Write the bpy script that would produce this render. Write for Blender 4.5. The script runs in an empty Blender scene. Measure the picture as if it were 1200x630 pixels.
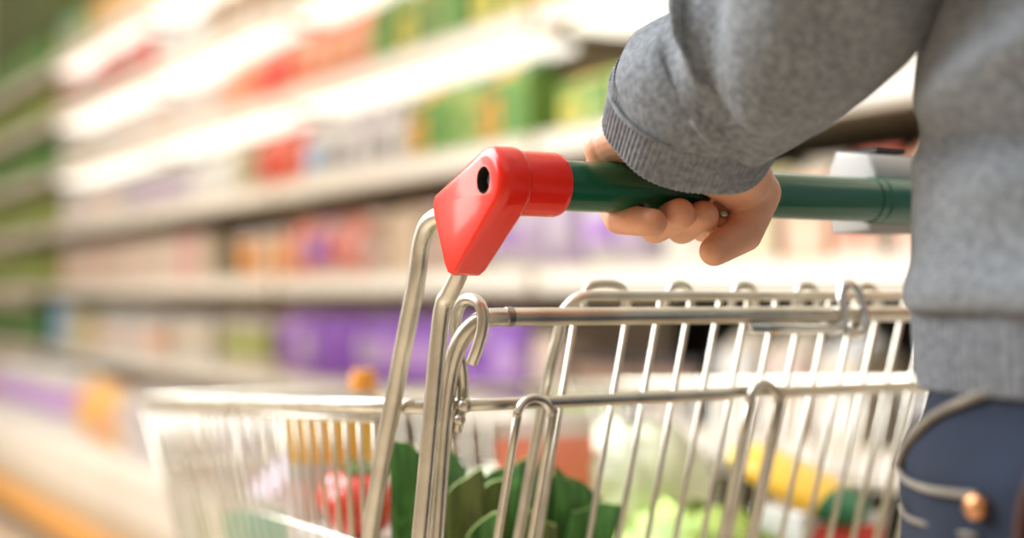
import bpy, bmesh, math, random
from mathutils import Vector, Matrix, noise
random.seed(7)
C = bpy.context.scene.collection
PI = math.pi
# ------------------------------------------------------------------ camera frame
TH = math.radians(30.4); FPX = 1200*50/36.0; PT = math.atan(33/FPX); CZ = .96
FW = Vector((math.sin(TH)*math.cos(PT), math.cos(TH)*math.cos(PT), math.sin(PT)))
RT = Vector((math.cos(TH), -math.sin(TH), 0)); UP = RT.cross(FW); CP = Vector((0, 0, CZ))
def ray(x, y): return FW + RT*((x-600)/FPX) - UP*((y-315)/FPX)
def on_x(x, y, X): r = ray(x, y); return CP + r*(X/r.x)      # photo point on the plane at X metres
def on_y(x, y, Y): r = ray(x, y); return CP + r*(Y/r.y)
def on_d(x, y, d): return CP + ray(x, y)*d
def row_y(x, X): return on_x(x, 348, X).y

# ------------------------------------------------------------------ materials
def mat(name, col, rough=.5, metal=0, coat=0, emit=None, es=0, bump=None, var=0, varscale=8, sss=0, trans=0, sheen=0, spec=.5):
    m = bpy.data.materials.new(name); m.use_nodes = True
    n = m.node_tree.nodes; L = m.node_tree.links; b = n['Principled BSDF']
    b.inputs['Base Color'].default_value = (*col, 1); b.inputs['Roughness'].default_value = rough
    b.inputs['Metallic'].default_value = metal; b.inputs['Coat Weight'].default_value = coat
    b.inputs['Specular IOR Level'].default_value = spec
    b.inputs['Sheen Weight'].default_value = sheen
    if trans: b.inputs['Transmission Weight'].default_value = trans
    if sss:
        b.inputs['Subsurface Weight'].default_value = sss; b.inputs['Subsurface Radius'].default_value = (.012, .004, .002)
        b.inputs['Subsurface Scale'].default_value = 1.0
    if emit: b.inputs['Emission Color'].default_value = (*emit, 1); b.inputs['Emission Strength'].default_value = es
    tc = n.new('ShaderNodeTexCoord')
    if var:
        t = n.new('ShaderNodeTexNoise'); t.inputs['Scale'].default_value = varscale; t.inputs['Detail'].default_value = 4
        L.new(tc.outputs['Object'], t.inputs['Vector'])
        r = n.new('ShaderNodeValToRGB')
        r.color_ramp.elements[0].position = .3; r.color_ramp.elements[1].position = .7
        r.color_ramp.elements[0].color = (*[c*(1-var) for c in col], 1)
        r.color_ramp.elements[1].color = (*[min(1, c*(1+var)) for c in col], 1)
        L.new(t.outputs['Fac'], r.inputs['Fac']); L.new(r.outputs['Color'], b.inputs['Base Color'])
    if bump:
        sc, st, dist = bump
        t = n.new('ShaderNodeTexNoise'); t.inputs['Scale'].default_value = sc; t.inputs['Detail'].default_value = 3
        L.new(tc.outputs['Object'], t.inputs['Vector'])
        u = n.new('ShaderNodeBump'); u.inputs['Strength'].default_value = st; u.inputs['Distance'].default_value = dist
        L.new(t.outputs['Fac'], u.inputs['Height']); L.new(u.outputs['Normal'], b.inputs['Normal'])
    return m

def knit(name, col, col2, uscale, rib):
    m = bpy.data.materials.new(name); m.use_nodes = True
    n = m.node_tree.nodes; L = m.node_tree.links; b = n['Principled BSDF']
    b.inputs['Roughness'].default_value = .95; b.inputs['Sheen Weight'].default_value = .25; b.inputs['Specular IOR Level'].default_value = .15
    uv = n.new('ShaderNodeUVMap'); tc = n.new('ShaderNodeTexCoord')
    w = n.new('ShaderNodeTexWave'); w.wave_type = 'BANDS'; w.bands_direction = 'X'
    w.inputs['Scale'].default_value = uscale; w.inputs['Distortion'].default_value = .6; w.inputs['Detail'].default_value = 1
    L.new(uv.outputs['UV'], w.inputs['Vector'])
    w2 = n.new('ShaderNodeTexWave'); w2.wave_type = 'BANDS'; w2.bands_direction = 'Y'; w2.inputs['Scale'].default_value = uscale*.9
    w2.inputs['Distortion'].default_value = 1.0
    L.new(uv.outputs['UV'], w2.inputs['Vector'])
    mul = n.new('ShaderNodeMath'); mul.operation = 'MULTIPLY_ADD'; mul.inputs[1].default_value = .0 if rib else .5
    L.new(w2.outputs['Fac'], mul.inputs[0]); L.new(w.outputs['Fac'], mul.inputs[2])
    t = n.new('ShaderNodeTexNoise'); t.inputs['Scale'].default_value = 260; t.inputs['Detail'].default_value = 5
    L.new(tc.outputs['Object'], t.inputs['Vector'])
    r = n.new('ShaderNodeValToRGB'); r.color_ramp.elements[0].position = .35; r.color_ramp.elements[1].position = .68
    r.color_ramp.elements[0].color = (*col, 1); r.color_ramp.elements[1].color = (*col2, 1)
    L.new(t.outputs['Fac'], r.inputs['Fac']); L.new(r.outputs['Color'], b.inputs['Base Color'])
    u = n.new('ShaderNodeBump'); u.inputs['Strength'].default_value = .7 if rib else .45; u.inputs['Distance'].default_value = .0012
    L.new(mul.outputs[0], u.inputs['Height']); L.new(u.outputs['Normal'], b.inputs['Normal'])
    return m

M = {}
def mm(key, *a, **k): M[key] = mat(key, *a, **k); return M[key]
mm('zinc wire', (.70, .655, .56), .30, 1, bump=(900, .12, .0004), var=.12, varscale=60)
mm('zinc frame', (.66, .62, .53), .34, 1, bump=(700, .18, .0005), var=.16, varscale=45)
mm('chrome', (.72, .72, .70), .14, 1)
mm('red plastic', (.82, .016, .003), .24, coat=.3, bump=(500, .05, .0004), spec=.4)
mm('green plastic', (.002, .092, .040), .24, coat=.25, bump=(350, .06, .0003))
mm('green plastic collar', (.003, .10, .052), .3, coat=.3)
mm('grey plastic', (.42, .40, .37), .45)
mm('dark hole', (.02, .015, .012), .6)
mm('bolt steel', (.35, .33, .3), .3, 1)
mm('rubber', (.05, .05, .05), .7)
mm('skin', (.78, .39, .235), .45, sss=.12, bump=(300, .35, .0006), var=.15, varscale=45)
mm('hair', (.05, .03, .018), .6, bump=(300, .6, .002))
M['knit'] = knit('grey marl knit', (.155, .170, .190), (.29, .312, .338), 34, False)
M['knit sleeve'] = knit('grey marl knit sleeve', (.155, .170, .190), (.29, .312, .338), 24, False)
M['rib'] = knit('grey ribbed knit', (.14, .152, .175), (.26, .275, .305), 26, True)
mm('denim', (.008, .015, .034), .9, bump=(1200, .5, .0008), var=.45, varscale=18)
mm('denim worn', (.24, .21, .17), .85, bump=(900, .5, .0008), var=.25, varscale=60)
mm('denim thread', (.09, .035, .02), .8)
mm('copper', (.62, .30, .14), .38, 1)
mm('leather', (.05, .035, .025), .5)
mm('cream metal', (.66, .585, .46), .5)
mm('cream ledge', (.82, .76, .68), .5)
mm('tan panel', (.62, .50, .36), .5)
mm('orange bumper', (.85, .40, .08), .45)
mm('kick plate', (.22, .20, .16), .5)
mm('back panel', (.56, .47, .37), .7)
mm('shaded back panel', (.010, .008, .006), .8)  # near-black colour stands in for the shade on the back wall
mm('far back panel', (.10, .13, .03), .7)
mm('light diffuser', (.9, .88, .8), .5, emit=(1, .945, .84), es=.98)
mm('wall paint', (.42, .36, .28), .7)
mm('tile', (.66, .55, .42), .25, var=.05, varscale=3)
PAL = dict(
 coral=(.83, .22, .13), red=(.75, .07, .045), peach=(.85, .45, .27), orange=(.90, .36, .05), pink=(.85, .45, .42), rose=(.76, .38, .36),
 white=(.83, .80, .76), cream=(.83, .72, .56), lilac=(.66, .50, .70), purple=(.30, .11, .55), lavender=(.56, .34, .72), palelilac=(.74, .64, .74),
 green=(.10, .27, .07), leaf=(.22, .40, .08), yellow=(.85, .62, .10), lime=(.50, .58, .16), olive=(.34, .36, .09), blue=(.32, .52, .80),
 beige=(.72, .58, .44), brown=(.30, .18, .12), dark=(.06, .045, .045), grey=(.50, .47, .46), teal=(.12, .50, .42), darkgreen=(.02, .16, .06),
 tan=(.62, .44, .28), blush=(.82, .62, .54), gold=(.88, .50, .07), paleyellow=(.85, .76, .42))
for k, c in PAL.items(): mm('pack '+k, tuple(v*(.76 if min(c) > .40 else .92) for v in c), .45)

# ------------------------------------------------------------------ mesh helpers
class MB:
    """collects geometry with material slots and uvs, builds ONE mesh object"""
    def __init__(s): s.v = []; s.f = []; s.m = []; s.mats = []; s.uv = []; s.sm = []
    def slot(s, m):
        if m not in s.mats: s.mats.append(m)
        return s.mats.index(m)
    def add(s, vs, fs, m, smooth=True, uvs=None):
        o = len(s.v); s.v += [tuple(v) for v in vs]; k = s.slot(m)
        for i, f in enumerate(fs):
            s.f.append([a+o for a in f]); s.m.append(k); s.sm.append(smooth)
            s.uv.append(uvs[i] if uvs else [(0, 0)]*len(f))
        return s
    def box(s, a, b, m, bev=0):
        bm = bmesh.new(); bmesh.ops.create_cube(bm, size=1)
        c = [(a[i]+b[i])/2 for i in range(3)]; d = [abs(b[i]-a[i]) for i in range(3)]
        for v in bm.verts: v.co = Vector((c[0]+v.co.x*d[0], c[1]+v.co.y*d[1], c[2]+v.co.z*d[2]))
        if bev: bmesh.ops.bevel(bm, geom=bm.edges[:], offset=bev, segments=2, affect='EDGES', profile=.5)
        bm.verts.ensure_lookup_table(); bm.verts.index_update()
        s.add([v.co for v in bm.verts], [[v.index for v in f.verts] for f in bm.faces], m, False); bm.free(); return s
    def tube(s, pts, r, m, seg=10, smooth=True, closed=False, ell=1.0):
        pts = [Vector(p) for p in pts]; n = len(pts)
        rs = list(r) if isinstance(r, (list, tuple)) else [r]*n
        tang = []
        for i in range(n):
            if closed: t = pts[(i+1) % n]-pts[i-1]
            else: t = pts[min(i+1, n-1)]-pts[max(i-1, 0)]
            tang.append(t.normalized() if t.length > 1e-9 else Vector((0, 0, 1)))
        nrm = tang[0].orthogonal().normalized(); vs = []; L = 0
        for i in range(n):
            nrm = (nrm-tang[i]*nrm.dot(tang[i])).normalized(); bn = tang[i].cross(nrm)
            for k in range(seg):
                a = 2*PI*k/seg; vs.append(pts[i]+nrm*math.cos(a)*rs[i]+bn*math.sin(a)*rs[i]*ell)
        fs = []
        for i in range(n if closed else n-1):
            j = (i+1) % n
            for k in range(seg):
                fs.append([i*seg+k, i*seg+(k+1) % seg, j*seg+(k+1) % seg, j*seg+k])
        if not closed: fs.append(list(range(seg))[::-1]); fs.append([(n-1)*seg+k for k in range(seg)])
        return s.add(vs, fs, m, smooth)
    def lathe(s, prof, m, seg=20, axis='z', at=(0, 0, 0), mats=None):
        o = Vector(at); vs = []
        for (r, h) in prof:
            for k in range(seg):
                a = 2*PI*k/seg; p = (r*math.cos(a), r*math.sin(a), h)
                if axis == 'x': p = (h, r*math.cos(a), r*math.sin(a))
                if axis == 'y': p = (r*math.sin(a), h, r*math.cos(a))
                vs.append(o+Vector(p))
        n = len(prof)
        for i in range(n-1):
            mt = mats[i] if mats else m
            fs = [[i*seg+k, i*seg+(k+1) % seg, (i+1)*seg+(k+1) % seg, (i+1)*seg+k] for k in range(seg)]
            used = sorted({a for f in fs for a in f}); ix = {a: q for q, a in enumerate(used)}
            s.add([vs[a] for a in used], [[ix[a] for a in f] for f in fs], mt)
        s.add(vs[:seg], [list(range(seg))[::-1]], mats[0] if mats else m); s.add(vs[-seg:], [list(range(seg))], mats[-1] if mats else m)
        return s
    def prism(s, poly, x0, x1, m, bev=0, seg=3):
        """poly in (y,z), extruded along x"""
        bm = bmesh.new(); a = [bm.verts.new((x0, p[0], p[1])) for p in poly]; b = [bm.verts.new((x1, p[0], p[1])) for p in poly]
        n = len(poly); bm.faces.new(a[::-1]); bm.faces.new(b)
        for i in range(n): bm.faces.new([a[i], a[(i+1) % n], b[(i+1) % n], b[i]])
        bmesh.ops.recalc_face_normals(bm, faces=bm.faces[:])
        if bev:
            ed = [e for e in bm.edges if abs(e.verts[0].co.x-e.verts[1].co.x) < 1e-7]
            bmesh.ops.bevel(bm, geom=ed, offset=bev, segments=seg, affect='EDGES', profile=.5)
        bm.verts.index_update(); bm.verts.ensure_lookup_table()
        s.add([v.co for v in bm.verts], [[v.index for v in f.verts] for f in bm.faces], m, True); bm.free(); return s
    def build(s, name, parent=None, loc=None, autosmooth=False):
        me = bpy.data.meshes.new(name); me.from_pydata(s.v, [], s.f)
        for m in s.mats: me.materials.append(m)
        for p, k, q in zip(me.polygons, s.m, s.sm): p.material_index = k; p.use_smooth = q
        if any(any(u != (0, 0) for u in fu) for fu in s.uv):
            ul = me.uv_layers.new(name='UVMap')
            i = 0
            for fu in s.uv:
                for u in fu: ul.data[i].uv = u; i += 1
        me.validate(); me.update()
        if loc is not None:
            me.transform(Matrix.Translation(-Vector(loc)))
        o = bpy.data.objects.new(name, me); C.objects.link(o)
        if loc is not None: o.location = loc
        if parent is not None: attach(o, parent)
        return o
def wpos(o):
    p = Vector(o.location)
    while o.parent: o = o.parent; p = p+Vector(o.location)
    return p
def attach(o, parent):
    o.parent = parent; o.location = Vector(o.location)-wpos(parent)
def tag(o, label=None, cat=None, group=None, kind=None):
    if label: o['label'] = label
    if cat: o['category'] = cat
    if group: o['group'] = group
    if kind: o['kind'] = kind
    return o
def empty(name, loc, label=None, cat=None, group=None):
    o = bpy.data.objects.new(name, None); C.objects.link(o); o.location = loc; o.empty_display_size = .05
    return tag(o, label, cat, group)
def spline(pts, n=8, closed=False):
    P = [Vector(p) for p in pts]; out = []; N = len(P)
    rng = range(N if closed else N-1)
    for i in rng:
        if closed: p0, p1, p2, p3 = P[i-1], P[i], P[(i+1) % N], P[(i+2) % N]
        else: p0, p1, p2, p3 = P[max(i-1, 0)], P[i], P[i+1], P[min(i+2, N-1)]
        for k in range(n):
            t = k/n; out.append(.5*((2*p1)+(p2-p0)*t+(2*p0-5*p1+4*p2-p3)*t*t+(3*p1-p0-3*p2+p3)*t**3))
    if not closed: out.append(P[-1])
    return out
def copy_tree(o, parent=None):
    c = o.copy(); C.objects.link(c); c.parent = parent
    for ch in o.children: copy_tree(ch, c)
    return c

# ------------------------------------------------------------------ the setting
fl = MB(); fl.box((-3, -3, -.05), (6, 14, 0), M['tile']); f = fl.build('floor'); tag(f, kind='structure')
wl = MB(); wl.box((-2.5, -3, 0), (-2.4, 14, 3.4), M['wall paint']); tag(wl.build('wall_left'), kind='structure')
wl = MB(); wl.box((-3, -3.1, 0), (6, -3, 3.4), M['wall paint']); tag(wl.build('wall_front'), kind='structure')
wl = MB(); wl.box((-3, 14, 0), (6, 14.1, 4.6), M['cream metal']); tag(wl.build('wall_back'), kind='structure')
wl = MB(); wl.box((2.62, -3, 0), (2.72, 14, 4.6), M['cream metal']); tag(wl.build('wall_right'), kind='structure')

XS = 1.75
LV = [(.69, 0), (1.02, 0), (1.335, 0), (1.64, 1), (1.94, 1), (2.24, 1)]
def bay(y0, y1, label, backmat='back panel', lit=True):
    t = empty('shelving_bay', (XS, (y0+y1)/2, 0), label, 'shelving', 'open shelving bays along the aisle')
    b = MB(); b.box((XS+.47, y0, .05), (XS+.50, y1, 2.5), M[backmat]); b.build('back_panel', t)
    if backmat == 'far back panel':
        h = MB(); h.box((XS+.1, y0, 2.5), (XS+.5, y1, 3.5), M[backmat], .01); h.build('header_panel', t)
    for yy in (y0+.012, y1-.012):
        u = MB(); u.box((XS+.40, yy-.012, .0), (XS+.47, yy+.012, 2.5), M['shaded back panel' if backmat == 'shaded back panel' else 'cream metal'], .003); u.build('upright', t)
    for z, li in LV:
        s = MB(); s.box((XS+.014, y0+.01, z-.028), (XS+.468, y1-.01, z), M['cream metal'], .002)
        for yy in (y0+.03, y1-.03):                                       # brackets
            s.box((XS+.08, yy-.008, z-.058), (XS+.44, yy+.008, z-.028), M['kick plate'], .002)
        so = s.build('shelf_board', t)
        r = MB()
        r.box((XS-.006, y0+.008, z-.052), (XS+.014, y1-.008, z+.012), M['cream metal'], .003)
        r.box((XS-.009, y0+.02, z-.040), (XS-.006, y1-.02, z-.004), M['cream ledge'])
        ro = r.build('price_rail', so)
        if li and lit:
            d = MB(); d.box((XS+.02, y0+.11, z-.062), (XS+.20, y1-.11, z-.03), M['light diffuser'], .006); d.build('light_panel', so)
    # low deck with its padded ledge in front
    d = MB(); d.box((1.27, y0+.003, .06), (XS+.47, y1-.003, .38), M['cream ledge'], .004); d.build('base_deck', t)
    l = MB(); l.box((1.20, y0+.003, .27), (1.275, y1-.003, .42), M['cream ledge'], .008); l.build('front_ledge', t)
    l = MB(); l.box((1.212, y0+.003, .185), (1.268, y1-.003, .268), M['tan panel'], .003); l.build('front_panel', t)
    l = MB(); l.box((1.196, y0+.003, .085), (1.268, y1-.003, .183), M['orange bumper'], .012); l.build('bumper', t)
    l = MB(); l.box((1.25, y0+.003, 0), (1.268, y1-.003, .084), M['kick plate']); l.build('kick_plate', t)
    return t
bay(-.54, 1.165, 'cream open shelving bay behind the person, mostly hidden by the grey sweater')
bay(1.175, 2.875, 'cream shelving bay with shaded back, seen behind the green handle and the hand', 'shaded back panel')
bay(2.885, 4.555, 'lit cream shelving bay with purple packs low down, left of the red handle cap')
bay(4.565, 6.305, 'lit cream shelving bay with coral packs, third bay from the far end')
bay(6.315, 8.02, 'lit cream shelving bay at the far end, with the light blue pack low down')
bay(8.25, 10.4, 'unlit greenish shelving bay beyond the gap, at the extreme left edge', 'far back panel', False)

# ------------------------------------------------------------------ shelf goods: one prototype mesh per kind and colour
def mesh_carton(w, d, h, c1, c2):
    b = MB(); b.box((0, -w/2, 0), (d, w/2, h*.8), M['pack '+c1], .003)
    b.add([(0.004, -w/2+.003, h*.8), (d-.004, -w/2+.003, h*.8), (d-.004, w/2-.003, h*.8), (.004, w/2-.003, h*.8), (d/2-.003, -w/2+.004, h*.97), (d/2+.003, -w/2+.004, h*.97), (d/2+.003, w/2-.004, h*.97), (d/2-.003, w/2-.004, h*.97)],
          [[0, 1, 5, 4], [1, 2, 6, 5], [2, 3, 7, 6], [3, 0, 4, 7], [4, 5, 6, 7]], M['pack '+c2], False)
    b.box((d/2-.003, -w/2+.004, h*.95), (d/2+.003, w/2-.004, h), M['pack '+c2])
    b.box((-.0012, -w*.38, h*.16), (.001, w*.38, h*.60), M['pack '+c2])
    b.lathe([(w*.2, -.0022), (w*.2, -.001)], M['pack '+c1], 14, 'x', (0, 0, h*.38))
    return b
def mesh_box(w, d, h, c1, c2):
    b = MB(); b.box((0, -w/2, 0), (d, w/2, h), M['pack '+c1], .002)
    b.box((-.0012, -w/2+.004, h*.55), (.001, w/2-.004, h*.86), M['pack '+c2])
    b.box((-.0012, -w*.3, h*.12), (.001, w*.3, h*.4), M['pack '+c2]); return b
def mesh_tub(w, d, h, c1, c2):
    r = w/2; b = MB()
    b.lathe([(r*.78, 0), (r*.8, .002), (r*.88, h*.3), (r*.94, h*.75), (r*.97, h*.86), (r, h*.86), (r, h*.97), (r*.95, h)], None, 20, at=(r, 0, 0),
            mats=[M['pack '+c1], M['pack '+c1], M['pack '+c2], M['pack '+c1], M['pack white'], M['pack white'], M['pack white'], M['pack white']])
    return b
def mesh_bottle(w, d, h, c1, c2, cap='white'):
    r = w/2; b = MB()
    b.lathe([(r*.9, 0), (r, .006), (r, h*.2), (r, h*.55), (r*.95, h*.64), (r*.45, h*.80), (r*.36, h*.86), (r*.42, h*.865), (r*.42, h*.97), (r*.36, h)], None, 20, at=(r, 0, 0),
            mats=[M['pack '+c1]]*2+[M['pack '+c2]]+[M['pack '+c1]]*3+[M['pack '+cap]]*4)
    return b
def mesh_pouch(w, d, h, c1, c2, band=(.32, .62)):
    b = MB(); nu, nv = 12, 14
    for side in (-1, 1):
        for i in range(nv):
            pass
        vs = []; 
        for i in range(nv+1):
            v = i/nv
            for j in range(nu+1):
                u = j/nu*2-1
                bul = (max(0, 1-abs(u)**2.6)**.6)*(max(0, math.sin(PI*min(1, max(0, (v-.04)/.92))))**.45)
                wr = noise.noise(Vector((u*2.3, v*3.1, side*3)))*.004
                vs.append((d/2+side*(d/2*bul+.001)+wr*bul, u*w/2*(1-.05*math.sin(PI*v)), v*h))
        for i in range(nv):
            fs = [[i*(nu+1)+j, i*(nu+1)+j+1, (i+1)*(nu+1)+j+1, (i+1)*(nu+1)+j] for j in range(nu)]
            if side > 0: fs = [q[::-1] for q in fs]
            used = sorted({a for q in fs for a in q}); ix = {a: k for k, a in enumerate(used)}
            c = c2 if (band[0] < (i+.5)/nv < band[1] or i == nv-1) else c1
            b.add([vs[a] for a in used], [[ix[a] for a in q] for q in fs], M['pack '+c])
    return b
KIND = dict(carton=mesh_carton, box=mesh_box, tub=mesh_tub, bottle=mesh_bottle, pouch=mesh_pouch)
NAME = dict(carton='drink_carton', box='product_box', tub='food_tub', bottle='bottle', pouch='snack_pouch')
CAT = dict(carton='carton', box='box', tub='tub', bottle='bottle', pouch='pouch')
cache = {}
def goods(kind, w, d, h, c1, c2):
    k = (kind, w, d, h, c1, c2)
    if k not in cache:
        cache[k] = KIND[kind](w, d, h, c1, c2)
        o = cache[k].build(NAME[kind]); cache[k] = o; return o
    o = cache[k].copy(); C.objects.link(o); return o
SHN = {2.24: 'topmost lit shelf', 1.94: 'second lit shelf', 1.64: 'lowest lit shelf', 1.335: 'highest unlit shelf',
       1.02: 'second unlit shelf', .69: 'lowest shelf', .38: 'bottom deck'}
def run(z, x0, x1, kind, w, h, cols, words, where, d=.12, off=.03, gap=.006):
    """a run of alike goods on the shelf at height z, from photo column x0 to x1"""
    X = (XS if z > .5 else 1.36)+off
    ya, yb = row_y(x1, X), min(row_y(x0, X), 7.99)
    label = '%s on the %s, %s' % (words, SHN[z], where)
    n = max(1, int((yb-ya)/(w+gap))); st = (yb-ya)/n
    for i in range(n):
        c1, c2 = cols[i % len(cols)] if n < 6 else random.choice(cols)
        o = goods(kind, w, d, h, c1, c2)
        o.location = (X+random.uniform(0, .02), ya+st*(i+.5), z+.0005)
        tag(o, label, CAT[kind], '%s on the %s' % (words, SHN[z]) if n > 1 else None)
if 1:
    # top shelf
    run(2.24, 46, 100, 'carton', .13, .24, [('leaf', 'orange'), ('teal', 'cream')], 'green and teal cartons', 'above the far light strips')
    run(2.24, 105, 260, 'carton', .13, .24, [('orange', 'cream'), ('yellow', 'cream')], 'orange and yellow cartons', 'above the bright strip, upper left')
    run(1.94, 60, 112, 'box', .13, .17, [('pink', 'grey'), ('rose', 'cream')], 'pinkish boxes', 'at its far end')
    run(1.94, 114, 170, 'box', .13, .19, [('red', 'rose'), ('brown', 'rose')], 'red and brown boxes', 'next to the pinkish boxes')
    run(1.94, 175, 236, 'tub', .13, .16, [('grey', 'white')], 'grey tubs', 'next to the red and brown boxes')
    run(1.94, 240, 330, 'box', .13, .17, [('tan', 'grey'), ('brown', 'tan')], 'grey-brown boxes', 'next to the grey tubs')
    run(1.94, 335, 420, 'pouch', .14, .18, [('red', 'peach'), ('coral', 'cream')], 'reddish pouches', 'between two light strips at the upper edge')
    run(1.64, 50, 100, 'tub', .13, .17, [('grey', 'cream'), ('beige', 'white')], 'greyish tubs', 'at its far end')
    run(1.64, 104, 180, 'tub', .13, .18, [('rose', 'cream'), ('blush', 'white')], 'blush tubs', 'left of the white tubs')
    run(1.64, 184, 250, 'tub', .13, .17, [('white', 'blush'), ('cream', 'white')], 'white and cream tubs', 'left of the coral packs')
    run(1.64, 253, 430, 'pouch', .15, .215, [('coral', 'peach'), ('coral', 'red'), ('peach', 'coral')], 'coral pouches', 'between two light strips')
    run(1.64, 434, 540, 'carton', .12, .22, [('green', 'leaf'), ('olive', 'green'), ('green', 'yellow')], 'dark green cartons', 'right of the coral pouches')
    run(1.64, 544, 684, 'carton', .12, .22, [('leaf', 'yellow'), ('lime', 'orange'), ('green', 'yellow')], 'green and yellow cartons', 'near the upper edge of the photo')
    run(1.64, 690, 780, 'bottle', .10, .22, [('grey', 'white'), ('palelilac', 'white')], 'pale grey bottles', 'left of the grey sleeve')
    run(1.64, 900, 1185, 'carton', .11, .2, [('cream', 'white'), ('white', 'blue')], 'white cartons', 'behind the sleeve')
    run(1.335, 50, 128, 'tub', .13, .18, [('white', 'blush'), ('palelilac', 'white')], 'pale lilac tubs', 'at the far end')
    run(1.335, 132, 210, 'tub', .13, .17, [('palelilac', 'grey'), ('grey', 'lilac')], 'greyish lilac tubs', 'left of the white bottles')
    run(1.335, 214, 266, 'bottle', .13, .21, [('white', 'white')], 'white bottles', 'left of the red pouches')
    run(1.335, 270, 287, 'box', .11, .18, [('cream', 'olive')], 'cream box', 'between the white bottles and the red pouches')
    run(1.335, 290, 344, 'pouch', .15, .21, [('red', 'coral'), ('coral', 'red')], 'red pouches', 'left of the red handle cap')
    run(1.335, 348, 465, 'bottle', .11, .21, [('white', 'grey'), ('palelilac', 'white'), ('white', 'blue')], 'white and grey bottles', 'above the wire frame')
    run(1.335, 470, 618, 'carton', .12, .22, [('leaf', 'green'), ('green', 'orange'), ('lime', 'green')], 'green cartons', 'above the red handle cap')
    run(1.335, 650, 780, 'carton', .10, .145, [('leaf', 'yellow'), ('lime', 'paleyellow'), ('green', 'lime')], 'low yellow-green cartons', 'left of the cuff')
    run(1.335, 890, 1185, 'carton', .10, .17, [('white', 'blue'), ('cream', 'white'), ('white', 'cream')], 'white and blue cartons', 'beside the sleeve')
    run(1.02, 26, 80, 'tub', .14, .19, [('beige', 'rose'), ('rose', 'cream')], 'beige tubs', 'at its far end')
    run(1.02, 84, 240, 'box', .12, .19, [('blush', 'cream'), ('beige', 'blush'), ('rose', 'blush'), ('cream', 'beige')], 'blush and beige boxes', 'left of the orange tubs')
    run(1.02, 272, 326, 'tub', .12, .17, [('peach', 'orange'), ('peach', 'cream')], 'peach tubs', 'beside the dark gap')
    run(1.02, 330, 420, 'pouch', .15, .2, [('coral', 'pink'), ('pink', 'coral'), ('pink', 'purple')], 'pink pouches', 'left of the wire uprights')
    run(1.02, 424, 545, 'box', .12, .19, [('beige', 'tan'), ('blush', 'brown'), ('tan', 'beige')], 'tan boxes', 'behind the wire uprights')
    run(1.02, 552, 750, 'pouch', .13, .2, [('palelilac', 'lilac'), ('white', 'lavender'), ('lilac', 'palelilac')], 'pale lilac pouches', 'under the green handle')
    run(1.02, 775, 905, 'carton', .11, .19, [('cream', 'paleyellow'), ('cream', 'peach'), ('white', 'cream')], 'cream cartons', 'under the thumb')
    run(1.02, 910, 1185, 'carton', .11, .2, [('peach', 'cream'), ('blush', 'peach'), ('cream', 'coral')], 'peach cartons', 'right of the hand')
    run(.69, 40, 74, 'box', .27, .24, [('blue', 'blue')], 'large light blue box', 'near the left edge')
    run(.69, 76, 100, 'box', .14, .20, [('paleyellow', 'cream')], 'pale yellow boxes', 'right of the light blue bottle')
    run(.69, 104, 176, 'bottle', .17, .22, [('white', 'blush'), ('white', 'peach')], 'white bottles', 'left of the cream tubs')
    run(.69, 190, 240, 'tub', .15, .19, [('white', 'cream')], 'round white tubs', 'above the front of the cart')
    run(.69, 246, 308, 'tub', .14, .19, [('cream', 'olive'), ('cream', 'lime')], 'cream and olive tubs', 'left of the purple packs')
    run(.69, 314, 600, 'pouch', .15, .225, [('purple', 'lavender'), ('purple', 'lilac'), ('lavender', 'purple'), ('purple', 'purple')], 'purple pouches', 'behind the wire uprights')
    run(.69, 606, 660, 'box', .12, .18, [('beige', 'blush')], 'beige boxes', 'right of the purple pouches')
    run(.69, 664, 820, 'box', .22, .135, [('dark', 'brown')], 'low dark boxes', 'seen through the top of the wire gate')
    run(.69, 828, 1010, 'carton', .11, .2, [('cream', 'white'), ('blush', 'cream'), ('white', 'cream')], 'cream and white cartons', 'seen through the right of the wire gate')
    run(.69, 1030, 1185, 'box', .2, .13, [('dark', 'grey')], 'low dark grey boxes', 'beside the sweater hem')
    run(.38, -40, 66, 'tub', .27, .245, [('white', 'lavender')], 'big white tubs', 'lower left', d=.2)
    run(.38, 74, 128, 'pouch', .26, .245, [('gold', 'peach'), ('peach', 'gold')], 'big orange pouches', 'beside the big white tubs', d=.16)
    run(.38, 135, 300, 'box', .17, .24, [('white', 'palelilac'), ('blush', 'white'), ('beige', 'white')], 'white and blush boxes', 'behind the front of the cart', d=.15)
    run(.38, 305, 480, 'tub', .16, .2, [('white', 'cream'), ('cream', 'peach'), ('blush', 'white')], 'white and cream tubs', 'behind the orange pouch in the cart')
    run(.38, 500, 700, 'tub', .15, .19, [('blush', 'rose'), ('white', 'blush')], 'blush tubs', 'behind the leeks')
    run(.38, 705, 1190, 'carton', .14, .23, [('cream', 'white'), ('blush', 'white'), ('cream', 'tan')], 'cream cartons', 'behind the lettuce')
    # goods on the far bay, green and dark, out at the left edge
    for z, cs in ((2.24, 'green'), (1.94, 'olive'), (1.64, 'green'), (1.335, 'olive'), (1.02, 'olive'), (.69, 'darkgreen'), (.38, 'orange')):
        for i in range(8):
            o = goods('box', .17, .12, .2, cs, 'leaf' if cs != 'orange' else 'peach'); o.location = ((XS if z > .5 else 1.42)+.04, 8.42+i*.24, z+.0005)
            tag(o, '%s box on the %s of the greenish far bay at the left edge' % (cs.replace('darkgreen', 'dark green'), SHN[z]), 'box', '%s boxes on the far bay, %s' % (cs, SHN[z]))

# ------------------------------------------------------------------ the cart
Y0, Z0 = .6585, 1.0212; XC = .675; HX = .0
cart = empty('shopping_cart', (XC, 1.1, 0), 'zinc wire shopping cart with green handle bar and red end cap', 'shopping cart')
Wm, Fm = M['zinc wire'], M['zinc frame']
def mx(p): return (2*XC-p[0], p[1], p[2])
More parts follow.
